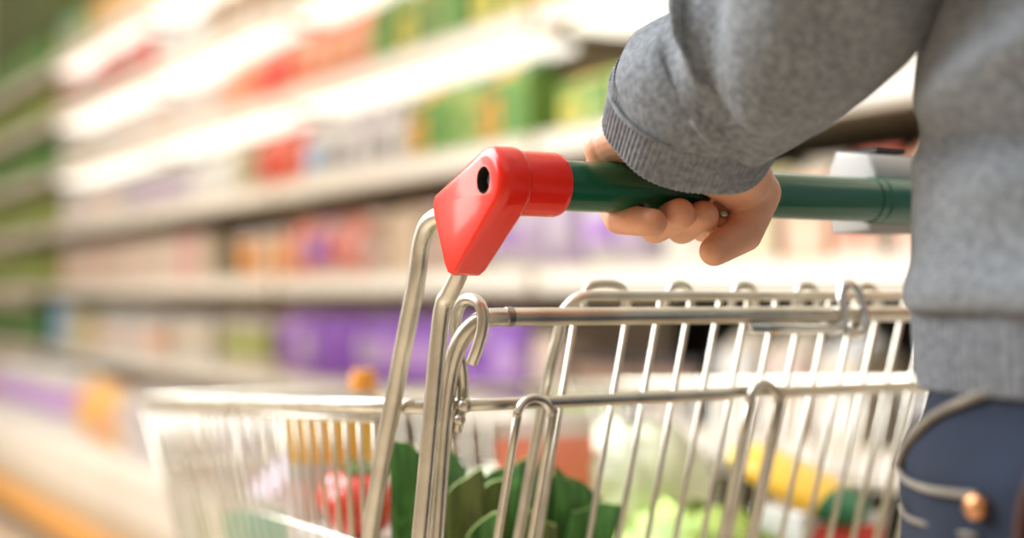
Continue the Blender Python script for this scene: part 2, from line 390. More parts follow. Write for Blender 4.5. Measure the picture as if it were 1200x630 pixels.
# handle bar
b = MB(); b.lathe([(.0135, 0), (.014, .001), (.014, .533), (.0135, .534)], M['green plastic'], 48, 'x', (.408, Y0, Z0))
bar = b.build('handle_bar', cart); bar['label'] = 'glossy dark green handle bar'
b = MB(); b.lathe([(.0141, 0), (.0149, .0012), (.0149, .050), (.0141, .052)], M['green plastic collar'], 48, 'x', (.653, Y0, Z0))
b.lathe([(.0146, 0), (.0146, .006)], M['green plastic'], 48, 'x', (.6465, Y0, Z0)); b.build('handle_collar', bar)
# coin lock behind and above the bar
b = MB(); y, z = Y0, Z0
b.prism([(y+.004, z-.020), (y+.040, z-.020), (y+.042, z+.020), (y+.036, z+.034), (y+.006, z+.030), (y-.002, z+.018)], .652, .700, M['grey plastic'], .003)
lk = b.build('coin_lock', cart); lk['label'] = 'grey coin lock'
b = MB(); b.box((.664, y+.010, z+.0315), (.690, y+.030, z+.0345), M['dark hole'], .0008); b.build('coin_slot', lk)
# red end caps
def cap(mirror):
    X = (lambda x: 2*XC-x) if mirror else (lambda x: x)
    poly = []
    for k in range(0, 15):                                       # round head about the bar axis
        a = math.radians(235-k*(235-62)/14); poly.append((Y0+.0195*math.cos(a), Z0+.0195*math.sin(a)))
    poly += [(Y0+.0565, Z0-.0035), (Y0+.0595, Z0-.0075), (Y0+.0590, Z0-.013), (Y0+.0455, Z0-.0425), (Y0+.0415, Z0-.0475), (Y0+.036, Z0-.0492), (Y0+.031, Z0-.047)]
    b = MB(); x0, x1 = .369, .389; n = len(poly); rings = []
    nrm = []
    for i in range(n):
        p0, p1 = poly[i-1], poly[(i+1) % n]; dy, dz = p1[0]-p0[0], p1[1]-p0[1]; L_ = math.hypot(dy, dz); nrm.append((-dz/L_, dy/L_))
    cy, cz = sum(p[0] for p in poly)/n, sum(p[1] for p in poly)/n
    if (poly[3][0]-cy)*nrm[3][0]+(poly[3][1]-cz)*nrm[3][1] < 0: nrm = [(-q[0], -q[1]) for q in nrm]
    for (xe, sg) in ((x0, 1), (x1, -1)):
        rr_ = []
        for k in range(7):
            a = PI/2*k/6; row = []
            for i, p in enumerate(poly):
                Rr = (.0060 if i < 15 else .0012) if sg > 0 else .004
                if sg > 0 and i == 21: Rr = .0025
                ins = Rr*(1-math.sin(a)); row.append((X(xe+sg*Rr*(1-math.cos(a))), p[0]-nrm[i][0]*ins, p[1]-nrm[i][1]*ins))
            rr_.append(row)
        rings.append(rr_)
    order = rings[0]+rings[1][::-1]
    vs = [p for r in order for p in r]; fs = [[i*n+k, i*n+(k+1) % n, (i+1)*n+(k+1) % n, (i+1)*n+k] for i in range(len(order)-1) for k in range(n)]
    fs += [list(range(n))[::-1], [(len(order)-1)*n+k for k in range(n)]]
    bm = bmesh.new(); bv = [bm.verts.new(p) for p in vs]
    for f_ in fs: bm.faces.new([bv[q] for q in f_])
    bmesh.ops.recalc_face_normals(bm, faces=bm.faces[:]); bm.verts.index_update(); bm.verts.ensure_lookup_table()
    b.slot(M['red plastic']); b.slot(M['dark hole'])
    b.add([v.co for v in bm.verts], [[v.index for v in f.verts] for f in bm.faces], M['red plastic'])
    o = b.build('end_cap', cart); o['label'] = 'bright red plastic end cap'
    me = o.data
    # bolt recess: cut with a boolean
    c = MB(); c.lathe([(.0074, X(.36)), (.0074, X(.382))], M['dark hole'], 32, 'x', (0, Y0+.0005, Z0+.0010)); co = c.build('cut')
    bmx = bmesh.new(); bmx.from_mesh(co.data); bmesh.ops.remove_doubles(bmx, verts=bmx.verts[:], dist=1e-6); bmesh.ops.recalc_face_normals(bmx, faces=bmx.faces[:]); bmx.to_mesh(co.data); bmx.free()
    md = None
    md = o.modifiers.new('b', 'BOOLEAN'); md.object = co; md.operation = 'DIFFERENCE'; md.solver = 'EXACT'
    bpy.context.view_layer.update(); dg = bpy.context.evaluated_depsgraph_get(); nm = bpy.data.meshes.new_from_object(o.evaluated_get(dg))
    o.modifiers.clear(); bpy.data.objects.remove(co)
    b = MB(); b.slot(M['red plastic']); b.slot(M['dark hole'])
    xs = [X(.384), X(.3875), X(.412), X(.4145), X(.4160)]
    b.lathe([(.0168, xs[0]), (.0176, xs[1]), (.0176, xs[2]), (.0170, xs[3]), (.0150, xs[4])], M['red plastic'], 48, 'x', (0, Y0, Z0))
    t_ = b.build('t'); bj = bmesh.new(); bj.from_mesh(nm); bj.from_mesh(t_.data); bpy.data.objects.remove(t_)
    for f_ in bj.faces:
        c_ = f_.calc_center_median()
        if abs(c_.x-X(.382)) < .0004 and math.hypot(c_.y-Y0-.0005, c_.z-Z0-.001) < .009: f_.material_index = 1
    bj.to_mesh(nm); bj.free(); o.data = nm
    nm.polygons.foreach_set('use_smooth', [True]*len(nm.polygons))
    try: nm.set_sharp_from_angle(angle=math.radians(50))
    except Exception: pass
    s = MB(); s.lathe([(.0052, X(.3815)), (.0052, X(.3745)), (.0036, X(.3732))], M['bolt steel'], 6, 'x', (0, Y0+.0005, Z0+.001)); s.build('bolt', o)
cap(False); cap(True)
# upright tubes
def upright(path, r, name='upright_tube'):
    for m in (False, True):
        p = [mx(q) if m else q for q in path]
        b = MB(); b.tube(spline(p, 8), r, Fm, 16); b.build(name, cart)
upright([(.379, .698, 1.003), (.379, .722, 1.007), (.379, .742, 1.003), (.379, .7525, .990), (.379, .760, .966), (.379, .781, .9175), (.379, .8237, .8078), (.379, .885, .60), (.379, .93, .42), (.379, .96, .22)], .0056)
upright([(.379, .697, .985), (.379, .706, .972), (.379, .716, .962), (.379, .7265, .9492), (.379, .740, .8842), (.379, .7531, .8181), (.379, .80, .60), (.379, .84, .42), (.379, .86, .20)], .0052)
# rear gate
g = MB()
top = [(.394, .80, .604), (.394, .782, .70), (.394, .7627, .8155), (.394, .754, .874), (.394, .747, .905), (.394, .738, .926), (.397, .729, .940), (.405, .7225, .9475), (.418, .720, .9485)]
path = spline(top, 6)+spline([mx(p) for p in top][::-1], 6)
g.tube(path, .0054, Fm, 16)
g.tube([(.394, .753, .8955), (.43, .747, .8955), (.50, .745, .8955), (.60, .7445, .8955), (.612, .7445, .8972), (.64, .7445, .8972), (.652, .7445, .8955), (.75, .745, .8955), (.9, .747, .8955), (.956, .753, .8955)], .0040, Wm, 12)
g.tube([(.394, .785, .69), (.956, .785, .69)], .003, Wm, 10); g.tube([(.394, .80, .61), (.956, .80, .61)], .004, Wm, 10)
def arch(xc, hw, y0=.741, zt=.8985, r=.0028, lean=.30, zb=.615, spread=0):
    yb = y0+lean*(zt-zb)
    zz = zt-hw
    P = [(xc-hw-spread, yb, zb), (xc-hw-spread*.3, y0+lean*(zt-zz)*.8+.003, zz-.02)]
    for k in range(9):
        a = PI-PI*k/8; P.append((xc+hw*math.cos(a), y0, zz+hw*math.sin(a)))
    P += [(xc+hw+spread*.3, y0+lean*(zt-zz)*.8+.003, zz-.02), (xc+hw+spread, yb, zb)]
    g.tube(spline(P, 4), r, Wm, 12)
arch(.4505, .0125); arch(.6295, .0125, zt=.9015, y0=.739, r=.0030); arch(2*XC-.4505, .0125)
g.lathe([(.0056, 0), (.0059, .0005), (.0059, .0045), (.0056, .005)], M['bolt steel'], 16, 'x', (.4175, .720, .9485))
gate = g.build('rear_gate', cart); gate['label'] = 'rear wire gate with its thick top bar'
# hinge hook over the left end of the gate bar, and weld blob below
def hook(m):
    P = [(.3975, .7235, .922), (.3985, .7185, .931), (.3998, .7150, .942), (.3998, .7145, .9505), (.3988, .7175, .9565), (.3970, .7245, .9590), (.3955, .7315, .9570), (.3945, .7370, .949), (.3948, .7385, .936), (.3990, .7400, .922), (.4025, .7435, .910), (.4045, .7480, .899), (.4035, .7540, .880)]
    if m: P = [mx(p) for p in P]
    b = MB(); b.tube(spline(P, 6), .0036, Fm, 14); o = b.build('hinge_hook', cart)
hook(False); hook(True)
def blob(c, r, parent, name='weld'):
    b = MB(); prof = [(r*math.cos(a), r*math.sin(a)) for a in [math.radians(-85+17*k) for k in range(11)]]
    b.lathe(prof, Fm, 12, at=c); b.build(name, parent)
blob((.4015, .739, .8965), .0048, gate); blob((.3995, .742, .888), .0036, gate)
# chrome ring hooked over the gate bar
P = []
rg = MB()
path = [(.600, .7185, .9405), (.615, .7150, .9400), (.640, .7150, .9392), (.660, .7150, .9390), (.672, .7150, .9385), (.6785, .7150, .9425), (.6790, .7160, .953), (.6805, .7180, .9625), (.6850, .7200, .9685), (.6910, .7220, .9690), (.6965, .7210, .9645), (.6985, .7180, .9560), (.6980, .7150, .9460), (.6940, .7130, .9380), (.6880, .7120, .9355), (.680, .7120, .9370)]
rg.tube(spline(path, 6), .0036, M['chrome'], 14); ro = rg.build('ring_hook', cart); ro['label'] = 'shiny chrome wire ring'
# folded child seat back behind the gate
p = MB(); LN = .30
def py(z): return .748+LN*(.962-z)
xa, xb = .474, 2*XC-.474
cr = .018
pts = [(xa-.006, py(.62), .62), (xa-.004, py(.75), .75), (xa, py(.90), .90), (xa+.003, py(.935), .935)]
for k in range(1, 6):
    a = PI-PI/2*k/5; pts.append((xa+.003+cr+cr*math.cos(a), py(.943+cr*math.sin(a)), .943+cr*math.sin(a)))
pts2 = [mx(q) for q in pts][::-1]
p.tube(spline(pts, 4)+spline(pts2, 4), .0036, Fm, 14)
for i in range(17):
    x = xa+.016 if i == 0 else xa+.056+(i-1)*.0246
    if x > xb-.015: break
    p.tube([(x, py(.962)+.004, .962), (x, py(.80)+.004, .80), (x-.002, py(.62)+.004, .62)], .0020, Wm, 8)
for k, (x0, x1, hh) in enumerate([(.497, .528, .008), (.562, .582, .008), (.617, .637, .008), (.673, .693, .008), (.73, .75, .008), (.785, .805, .008), (.83, .85, .008)]):
    P = [(x0, py(.95)+.007, .945), (x0, py(.96)+.007, .960), (x0+.005, py(.96)+.007, .960+hh), (x1-.005, py(.96)+.007, .960+hh), (x1, py(.96)+.007, .960), (x1, py(.95)+.007, .945)]
    p.tube(spline(P, 4), .0026, Wm, 10)
p.tube([(xa-.006, py(.62), .62), (xb+.006, py(.62), .62)], .003, Wm, 10);
sp = p.build('child_seat_back', cart)
# basket: rim falls and narrows to the front
RY0, RY1 = .758, 1.50
def rim(t): return (.390+.034*t, RY0+(RY1-RY0)*t, .8950-.0435*t)
def bot(t): return (.430+.040*t, RY0+.08+(RY1-.10-RY0-.08)*t, .60+.0*t)
def side(m):
    s = MB(); fx = (mx if m else (lambda q: q))
    s.tube([fx(rim(t)) for t in (0, .25, .5, .75, 1)], .0050, Fm, 14)
    s.tube([fx((rim(t)[0]+.003, rim(t)[1], rim(t)[2]-.010)) for t in (.13, .5, 1)], .0022, Wm, 8)
    n = 25
    for i in range(n):
        t = .135+.865*i/(n-1); a = Vector(rim(t)); c = Vector(bot(t))
        s.tube([fx(a+Vector((.003, 0, 0))), fx(a.lerp(c, .25)+Vector((.002, 0, 0))), fx(c)], .0019, Wm, 8)
    for q, r in ((.34, .0013), (.62, .0024), (1, .0035)):
        s.tube([fx(Vector(rim(t)).lerp(Vector(bot(t)), q)) for t in (0, .5, 1)], r, Wm, 8)
    s.build('basket_side', cart)
side(False); side(True)
s = MB(); A = Vector(rim(1)); B = Vector(mx(A)); Cb = Vector(bot(1)); Db = Vector(mx(Cb))
s.tube([A, B], .0050, Fm, 14)
for i in range(18):
    t = i/17; s.tube([A.lerp(B, t)+Vector((0, -.003, 0)), Cb.lerp(Db, t)], .0019, Wm, 8)
for q in (.27, .62, 1): s.tube([A.lerp(Cb, q), B.lerp(Db, q)], .0026, Wm, 8)
s.build('basket_front', cart)
s = MB()
for i in range(18):
    t = i/17; a = Vector(bot(0)).lerp(Vector(mx(bot(0))), t); c = Cb.lerp(Db, t); s.tube([a, c], .0020, Wm, 8)
for i in range(9):
    t = i/8; a = Vector(bot(t)); s.tube([a-Vector((0, 0, .004)), Vector(mx(a))-Vector((0, 0, .004))], .0026, Wm, 8)
s.build('basket_floor', cart)
# chassis and castors
for m in (False, True):
    fx = mx if m else (lambda q: q)
    s = MB(); s.tube(spline([fx(q) for q in [(.379, .86, .20), (.39, .95, .17), (.41, 1.2, .165), (.45, 1.46, .16), (.47, 1.5, .17)]], 6), .010, Fm, 14)
    s.tube([fx((.455, 1.40, .17)), fx((.462, 1.33, .35)), fx((.468, 1.30, .596))], .008, Fm, 12); s.build('chassis_rail', cart)
s = MB(); s.tube([(.379, .88, .195), (.971, .88, .195)], .009, Fm, 14); s.tube([(.455, 1.46, .165), (.895, 1.46, .165)], .009, Fm, 14); s.build('cross_bar', cart)
for (x, y) in ((.385, .88), (.965, .88), (.455, 1.46), (.895, 1.46)):
    w = MB(); w.lathe([(.030, -.010), (.048, -.011), (.055, -.008), (.055, .008), (.048, .011), (.030, .010)], M['rubber'], 28, 'x', (x, y-.02, .056))
    wo = w.build('castor_wheel', cart)
    k = MB(); k.box((x-.020, y-.045, .05), (x-.016, y+.010, .145), M['zinc frame'], .001); k.box((x+.016, y-.045, .05), (x+.020, y+.010, .145), M['zinc frame'], .001)
    k.box((x-.020, y-.045, .13), (x+.020, y+.012, .150), M['zinc frame'], .002); k.lathe([(.006, x-.022), (.006, x+.022)], M['zinc frame'], 12, 'x', (0, y-.02, .056)); k.build('castor_fork', wo)

# ------------------------------------------------------------------ groceries in the basket
mm('leek leaf', (.055, .175, .03), .45, var=.6, varscale=30, bump=(260, .3, .001)); mm('leek pale', (.45, .52, .22), .5, var=.2, varscale=40)
mm('leek cut', (.38, .50, .14), .6); mm('leek leaf olive', (.11, .15, .03), .5, var=.4, varscale=30)
for k_ in ('leek leaf', 'leek leaf olive'):
    n_ = M[k_].node_tree.nodes; L_ = M[k_].node_tree.links
    mp = n_.new('ShaderNodeMapping'); mp.inputs['Scale'].default_value = (9, 9, .6)
    tc_ = [x for x in n_ if x.type == 'TEX_COORD'][0]; tx_ = [x for x in n_ if x.type == 'TEX_NOISE'][0]
    L_.new(tc_.outputs['Object'], mp.inputs['Vector']); L_.new(mp.outputs['Vector'], tx_.inputs['Vector'])
def blade(p0, p1, w0, w1, fold, face, m):
    """a V folded leaf blade from p0 to its cut end p1"""
    b = MB(); n = 14; p0, p1 = Vector(p0), Vector(p1); ax = (p1-p0); L = ax.length; ax.normalize()
    face = Vector(face); side_ = ax.cross(face).normalized(); nr = side_.cross(ax).normalized(); nw = 8
    T = []; Bk = []
    for i in range(n+1):
        t = i/n; c = p0+ax*L*t+nr*(.012*math.sin(PI*t)+.004*math.sin(t*9)); w = w0+(w1-w0)*t
        for j in range(nw+1):
            u = j/nw*2-1; ht = .5
            q = c+side_*u*w/2+nr*(abs(u)**1.1*fold*.7*w)+nr*.0006*math.sin(u*22)+ax*((.009*u*math.copysign(1, math.sin(p1.x*300))+.0012*math.sin(u*5+p1.x*90))*t)
            T.append(q); Bk.append(q-nr*.0016)
    k = nw+1; vs = T+Bk; o = len(T); fs = []
    for i in range(n):
        for j in range(nw):
            a = i*k+j; fs.append([a, a+1, a+k+1, a+k]); fs.append([o+a, o+a+k, o+a+k+1, o+a+1])
        fs.append([i*k, (i+1)*k, o+(i+1)*k, o+i*k]); fs.append([i*k+nw, o+i*k+nw, o+(i+1)*k+nw, (i+1)*k+nw])
    b.add(vs, fs, M[m])
    b.add([T[n*k+j] for j in range(k)]+[Bk[n*k+j] for j in range(k)], [[j, k+j, k+j+1, j+1] for j in range(nw)], M['leek cut'])
    return b
def leek(base, blades, label):
    t = empty('leek', base, label, 'leek', 'leeks in the basket')
    bx, by, bz = base; mean = sum((Vector(q[0]) for q in blades), Vector())/len(blades)
    neck = Vector(base).lerp(mean, .42)
    s = MB(); s.tube(spline([base, Vector(base).lerp(neck, .5), neck], 6), [.017]*4+[.0165]*4+[.016]*5, M['leek pale'], 18); s.build('stalk', t)
    for k in range(1):
        rt = MB(); rt.lathe([(.002, -.001), (.013, .0), (.0172, .006), (.016, .008)], M['leek pale'], 16, at=base); rt.build('root_end', t)
    for q in blades:
        tip, w, fold, face, m = q
        st = neck-Vector((0, 0, .025))+Vector((random.uniform(-.006, .006), random.uniform(-.006, .006), 0))
        blade(st, tip, .026, w, fold, face, m).build('leaf', t)
cam_f = (-.3, -.9, .1)
leek((.452, .93, .606), [(on_y(478, 520, .885), .030, .25, cam_f, 'leek leaf'), (on_y(494, 532, .90), .030, .3, (-.6, -.6, 0), 'leek leaf'), (on_y(530, 530, .93), .024, .3, cam_f, 'leek leaf')], 'leftmost leek in the basket, upright dark leaves behind the frame tubes')
leek((.500, .93, .606), [(on_y(541, 560, .86), .028, .3, cam_f, 'leek leaf olive'), (on_y(566, 570, .87), .028, .35, (-.1, -.9, .2), 'leek leaf olive'), (on_y(587, 548, .91), .032, .2, cam_f, 'leek leaf'), (on_y(608, 540, .93), .026, .3, (.3, -.9, 0), 'leek leaf'), (on_y(565, 606, .84), .024, .4, cam_f, 'leek leaf')], 'middle leek in the basket, clump of short olive leaf ends')
leek((.548, .93, .606), [(on_y(642, 551, .87), .036, .2, cam_f, 'leek leaf'), (on_y(672, 560, .87), .042, .22, (-.1, -1, 0), 'leek leaf'), (on_y(700, 590, .85), .034, .3, (-.4, -.8, .1), 'leek leaf'), (on_y(628, 600, .845), .026, .4, cam_f, 'leek leaf olive')], 'rightmost leek in the basket, wide dark leaves leaning right')

mm('lettuce', (.50, .66, .16), .5, var=.35, varscale=25, sss=.1); mm('lettuce pale', (.86, .87, .64), .5, var=.2, varscale=25, sss=.1)
def lettuce(c, r, m, label, n=16):
    t = empty('lettuce', (c[0], c[1], c[2]-r), label, 'lettuce'); ctr = Vector(c)
    co = MB(); co.lathe([(r*.66*math.cos(math.radians(a)), r*.66*math.sin(math.radians(a))) for a in range(-85, 90, 17)], M['lettuce pale'], 18, at=ctr); co.build('heart', t)
    L_ = MB()
    for k in range(n):
        az = k*2.4; el = math.radians(-25+65*((k*7) % n)/n); lean = .35
        d = Vector((math.cos(az)*math.cos(el), math.sin(az)*math.cos(el), math.sin(el)))
        upv = (Vector((0, 0, 1))-d*d.z).normalized(); sd = d.cross(upv); nu, nv = 14, 8; vs = []
        for i in range(nv+1):
            v = i/nv*2-.9
            for j in range(nu+1):
                u = (j/nu*2-1)*(1-.25*v*v)
                q = d*(1-.35*(u*u+v*v*.5))+sd*u*.72+upv*v*.62
                ruff = .07*max(0, (u*u+v*v)-.25)*math.sin(u*14+v*11+k)
                vs.append(ctr+(q+d*ruff)*r*.98)
        L_.add(vs, [[i*(nu+1)+j, i*(nu+1)+j+1, (i+1)*(nu+1)+j+1, (i+1)*(nu+1)+j] for i in range(nv) for j in range(nu)], M[m])
    L_.build('leaves', t)
def at(x, y, Y): return on_y(x, y, Y)
lettuce((.635, 1.0, .604+.075), .076, 'lettuce', 'bright green lettuce beside the leeks')
lettuce((.795, 1.03, .604+.085), .086, 'lettuce', 'bright green lettuce below the long yellow-orange pack')
lettuce((.84, 1.19, .606+.06+.088), .083, 'lettuce pale', 'pale green lettuce raised on a white box, mid basket')
bx = MB(); bx.box((-.05, -.06, 0), (.05, .06, .06), M['pack white'], .003); bx.box((-.0505, -.05, .015), (-.0495, .05, .045), M['pack lime']); o = bx.build('product_box'); o.location = (.84, 1.19, .605); tag(o, 'white box under the raised pale green lettuce', 'box')
p = at(600, 600, 1.36); lettuce((p.x, p.y, .69), .083, 'lettuce pale', 'pale lettuce half hidden behind the leeks')

def pouch_at(name, cat, label, x, Y, w, d, h, c1, c2, rot=(0, 0, 0), z=.605, kind='pouch', cap_=None, band=None):
    b = KIND[kind](w, d, h, c1, c2, **({'cap': cap_} if cap_ else {'band': band} if band else {})); o = b.build(name); P = at(x, 348, Y); o.location = (P.x, P.y, z); o.rotation_euler = rot; return tag(o, label, cat)
pouch_at('snack_pouch', 'pouch', 'orange topped standing pouch near the left side of the basket', 388, 1.10, .075, .045, .275, 'gold', 'white', (0, 0, math.radians(70)), band=(.4, .78))
pouch_at('juice_bottle', 'bottle', 'yellow bottle beside the orange pouch', 352, 1.20, .062, .06, .225, 'yellow', 'lime', kind='bottle')
pouch_at('juice_bottle', 'bottle', 'tall bottle with orange cap rising above the rim behind the orange pouch', 392, 1.26, .06, .06, .285, 'cream', 'paleyellow', kind='bottle', cap_='orange')
pouch_at('snack_pouch', 'pouch', 'teal pouch near the front left of the basket', 325, 1.29, .11, .05, .16, 'teal', 'white', (0, 0, math.radians(60)))
pouch_at('milk_carton', 'carton', 'white carton at the front left corner of the basket', 300, 1.39, .075, .075, .19, 'white', 'palelilac', kind='carton')
pouch_at('milk_carton', 'carton', 'white carton just right of the red tomatoes', 452, 1.10, .065, .065, .20, 'white', 'cream', (0, 0, .4), kind='carton')
pouch_at('snack_pouch', 'pouch', 'pale red pouch rising behind the rightmost leek', 655, 1.14, .10, .05, .238, 'coral', 'blush', (0, .1, math.radians(75)))
# tomatoes on a tray
mm('tomato', (.78, .05, .03), .25, coat=.4); mm('tomato stem', (.10, .22, .04), .6)
tb = MB(); P = at(425, 348, 1.03)
tray = MB(); tray.box((P.x-.035, P.y-.055, .722), (P.x+.055, P.y+.065, .775), M['pack white'], .006); tag(tray.build('punnet'), 'white punnet under the red tomatoes', 'punnet')
bx = MB(); bx.box((-.025, -.05, 0), (.05, .055, .115), M['pack beige'], .003); bx.box((-.0255, -.03, .03), (-.0245, .03, .09), M['pack white']); o = bx.build('product_box'); o.location = (P.x, P.y, .605); tag(o, 'beige box under the punnet of tomatoes', 'box')
def tomato(c, r, label):
    pr = [(r*math.cos(math.radians(a)), r*.86*math.sin(math.radians(a))) for a in range(-85, 90, 10)]
    b = MB(); b.lathe(pr, M['tomato'], 22, at=c); o = b.build('tomato', loc=(c[0], c[1], c[2]-r*.86)); tag(o, label, 'tomato', 'tomatoes on the punnet')
    s = MB()
    for k in range(5):
        a = k*2*PI/5; s.tube([(c[0], c[1], c[2]+r*.86), (c[0]+math.cos(a)*r*.3, c[1]+math.sin(a)*r*.3, c[2]+r*.89), (c[0]+math.cos(a)*r*.55, c[1]+math.sin(a)*r*.55, c[2]+r*.78)], [.002, .002, .0006], M['tomato stem'], 6)
    s.tube([(c[0], c[1], c[2]+r*.8), (c[0]+.004, c[1], c[2]+r*1.15)], .0018, M['tomato stem'], 6); s.build('stem', o)
tomato((P.x-.014, P.y-.028, .801), .029, 'red tomato in front on the white punnet'); tomato((P.x+.006, P.y+.036, .799), .027, 'red tomato behind, on the white punnet')
# long yellow and green pack, propped up on the right
b = MB(); pl = Vector(at(868, 512, 1.05)); pr_ = Vector(at(1022, 592, .93)); ax = (pr_-pl); Lk = ax.length
n = 26; seg = 20; vs = []
axn = ax.normalized(); nn = Vector((0, 0, 1)); nn = (nn-axn*nn.dot(axn)).normalized(); bb = axn.cross(nn)
def pr2(t): return .024*(max(0, math.sin(PI*min(1, max(0, t))))**.28)+.001
rings = []
for i in range(n+1):
    t = i/n; c = pl+ax*t-nn*.014
    rings.append([c+nn*math.cos(2*PI*k/seg)*pr2(t)*.75+bb*math.sin(2*PI*k/seg)*(pr2(t)*1.5+.004) for k in range(seg)])
mm('pack yelloworange', (.92, .52, .05), .35, coat=.3)
for i in range(n):
    m = M['pack yellow'] if i < 5 else M['pack yelloworange'] if i < 20 else M['pack darkgreen']
    b.add(rings[i]+rings[i+1], [[k, (k+1) % seg, seg+(k+1) % seg, seg+k] for k in range(seg)], m)
b.add(rings[0], [list(range(seg))[::-1]], M['pack yellow']); b.add(rings[-1], [list(range(seg))], M['pack darkgreen'])
pk = b.build('food_pack', loc=(pl+pr_)/2); tag(pk, 'long yellow-orange pack with green end lying across the right of the basket', 'food pack')
lo = (pl+pr_)/2
bx = MB(); bx.box((-.022, -.035, 0), (.022, .035, .165), M['pack white'], .003); bx.box((-.0225, -.025, .04), (-.0215, .025, .12), M['pack lime']); o = bx.build('product_box'); o.location = (lo.x-.012, lo.y+.0, .605); tag(o, 'white box propping the long yellow-orange pack', 'box')
pouch_at('snack_pouch', 'pouch', 'red pouch under the green end of the long pack', 985, .935, .085, .04, .165, 'red', 'white', (0, 0, math.radians(60)))
pouch_at('snack_pouch', 'pouch', 'white pouch behind the raised pale green lettuce', 680, 1.375, .11, .06, .24, 'white', 'lime', (0, 0, math.radians(70)))

# ------------------------------------------------------------------ the person
PX, PY = .672, .412
def mirp(p): return Vector((2*PX-p[0], p[1], p[2]))
person = empty('person', (PX, PY, 0), 'person in a grey knit sweater and dark blue jeans pushing the wire cart', 'person')
def capsules(segs, voxel, smooth_it):
    """one continuous skin grown around tapered segments (p,r,q,s)"""
    b = MB()
    for (p, r, q, s) in segs:
        p, q = Vector(p), Vector(q); d = q-p; L = max(d.length, 1e-6); dn = d.normalized() if d.length > 1e-6 else Vector((0, 0, 1))
        pts = []; rr = []
        for k in range(7):
            a = PI/2*k/6; pts.append(p-dn*r*math.cos(a)); rr.append(max(r*math.sin(a), .0003))
        for k in range(1, 5): pts.append(p.lerp(q, k/5)); rr.append(r+(s-r)*k/5)
        for k in range(7):
            a = PI/2*k/6; pts.append(q+dn*s*math.sin(a)); rr.append(max(s*math.cos(a), .0003))
        n = len(pts); nrm = dn.orthogonal().normalized(); bn = dn.cross(nrm); seg = 20
        vs = [pts[i]+(nrm*math.cos(2*PI*k/seg)+bn*math.sin(2*PI*k/seg))*rr[i] for i in range(n) for k in range(seg)]
        fs = [[i*seg+k, i*seg+(k+1) % seg, (i+1)*seg+(k+1) % seg, (i+1)*seg+k] for i in range(n-1) for k in range(seg)]
        fs.append(list(range(seg))[::-1]); fs.append([(n-1)*seg+k for k in range(seg)])
        b.add(vs, fs, M['skin'])
    o = b.build('tmp')
    r_ = o.modifiers.new('r', 'REMESH'); r_.mode = 'VOXEL'; r_.voxel_size = voxel; r_.use_smooth_shade = True
    if smooth_it: s_ = o.modifiers.new('s', 'SMOOTH'); s_.factor = .5; s_.iterations = smooth_it
    bpy.context.view_layer.update(); dg = bpy.context.evaluated_depsgraph_get(); me = bpy.data.meshes.new_from_object(o.evaluated_get(dg))
    V = [v.co.copy() for v in me.vertices]; Fc = [list(p.vertices) for p in me.polygons]
    bpy.data.objects.remove(o); return V, Fc
D = on_d
# left hand closed round the bar: pinky at the left, thumb hanging under on the right
wr = D(822, 128, .755)
hand = []
def chain(js):
    for (a, ra), (b_, rb) in zip(js, js[1:]): hand.append((a, ra, b_, rb))
pk_ = [(D(709, 172, .810), .0108), (D(706, 214, .826), .0096), (D(726, 256, .805), .0090), (D(765, 261, .786), .0080)]
rg_ = [(D(728, 152, .822), .0128), (D(740, 214, .843), .0106), (D(768, 265, .822), .0100), (D(796, 251, .795), .0092)]
md_ = [(D(762, 148, .832), .0132), (D(776, 214, .854), .0108), (D(799, 266, .832), .0100), (D(824, 253, .803), .0090)]
ix_ = [(D(800, 150, .840), .0130), (D(812, 216, .862), .0105), (D(824, 265, .840), .0094), (D(842, 267, .816), .0076)]
for j in (pk_, rg_, md_, ix_): chain(j)
for j in (pk_, rg_, md_, ix_): hand.append((wr, .022, j[0][0], j[0][1]+.001))
for a, b_ in ((pk_, rg_), (rg_, md_), (md_, ix_)): hand.append((a[0][0], .0125, b_[0][0], .013))
th = [(D(832, 178, .790), .022), (D(868, 210, .812), .0185), (D(888, 226, .822), .0135), (D(871, 273, .812), .0112), (D(840, 292, .799), .0090)]
chain(th); hand.append((wr, .024, th[0][0], .022)); hand.append((th[1][0], .016, D(846, 225, .822), .012)); hand.append((th[2][0], .0125, D(852, 226, .835), .009))
hand.append((th[4][0], .0090, D(837, 294, .797), .0086))
cuff_c = D(803, 166, .79)
nl = Vector((-.38, .68, -.63)).normalized()                      # (right, ahead, up) of the forearm towards the hand
tow = Vector((math.sin(TH), math.cos(TH), 0))
nv = (RT*nl[0]+Vector((math.sin(TH), math.cos(TH), 0))*nl[1]+Vector((0, 0, 1))*nl[2]).normalized()
cn = (RT*-.22+tow*.66-Vector((0, 0, 1))*.70).normalized()
elbow = D(1130, -285, .612); wrist_in = cuff_c-nv*.04
hand.append((wr, .023, wrist_in-nv*.02, .024)); hand.append((wrist_in-nv*.02, .024, cuff_c.lerp(elbow, .45), .031))
HV, HF = capsules(hand, .00105, 3)
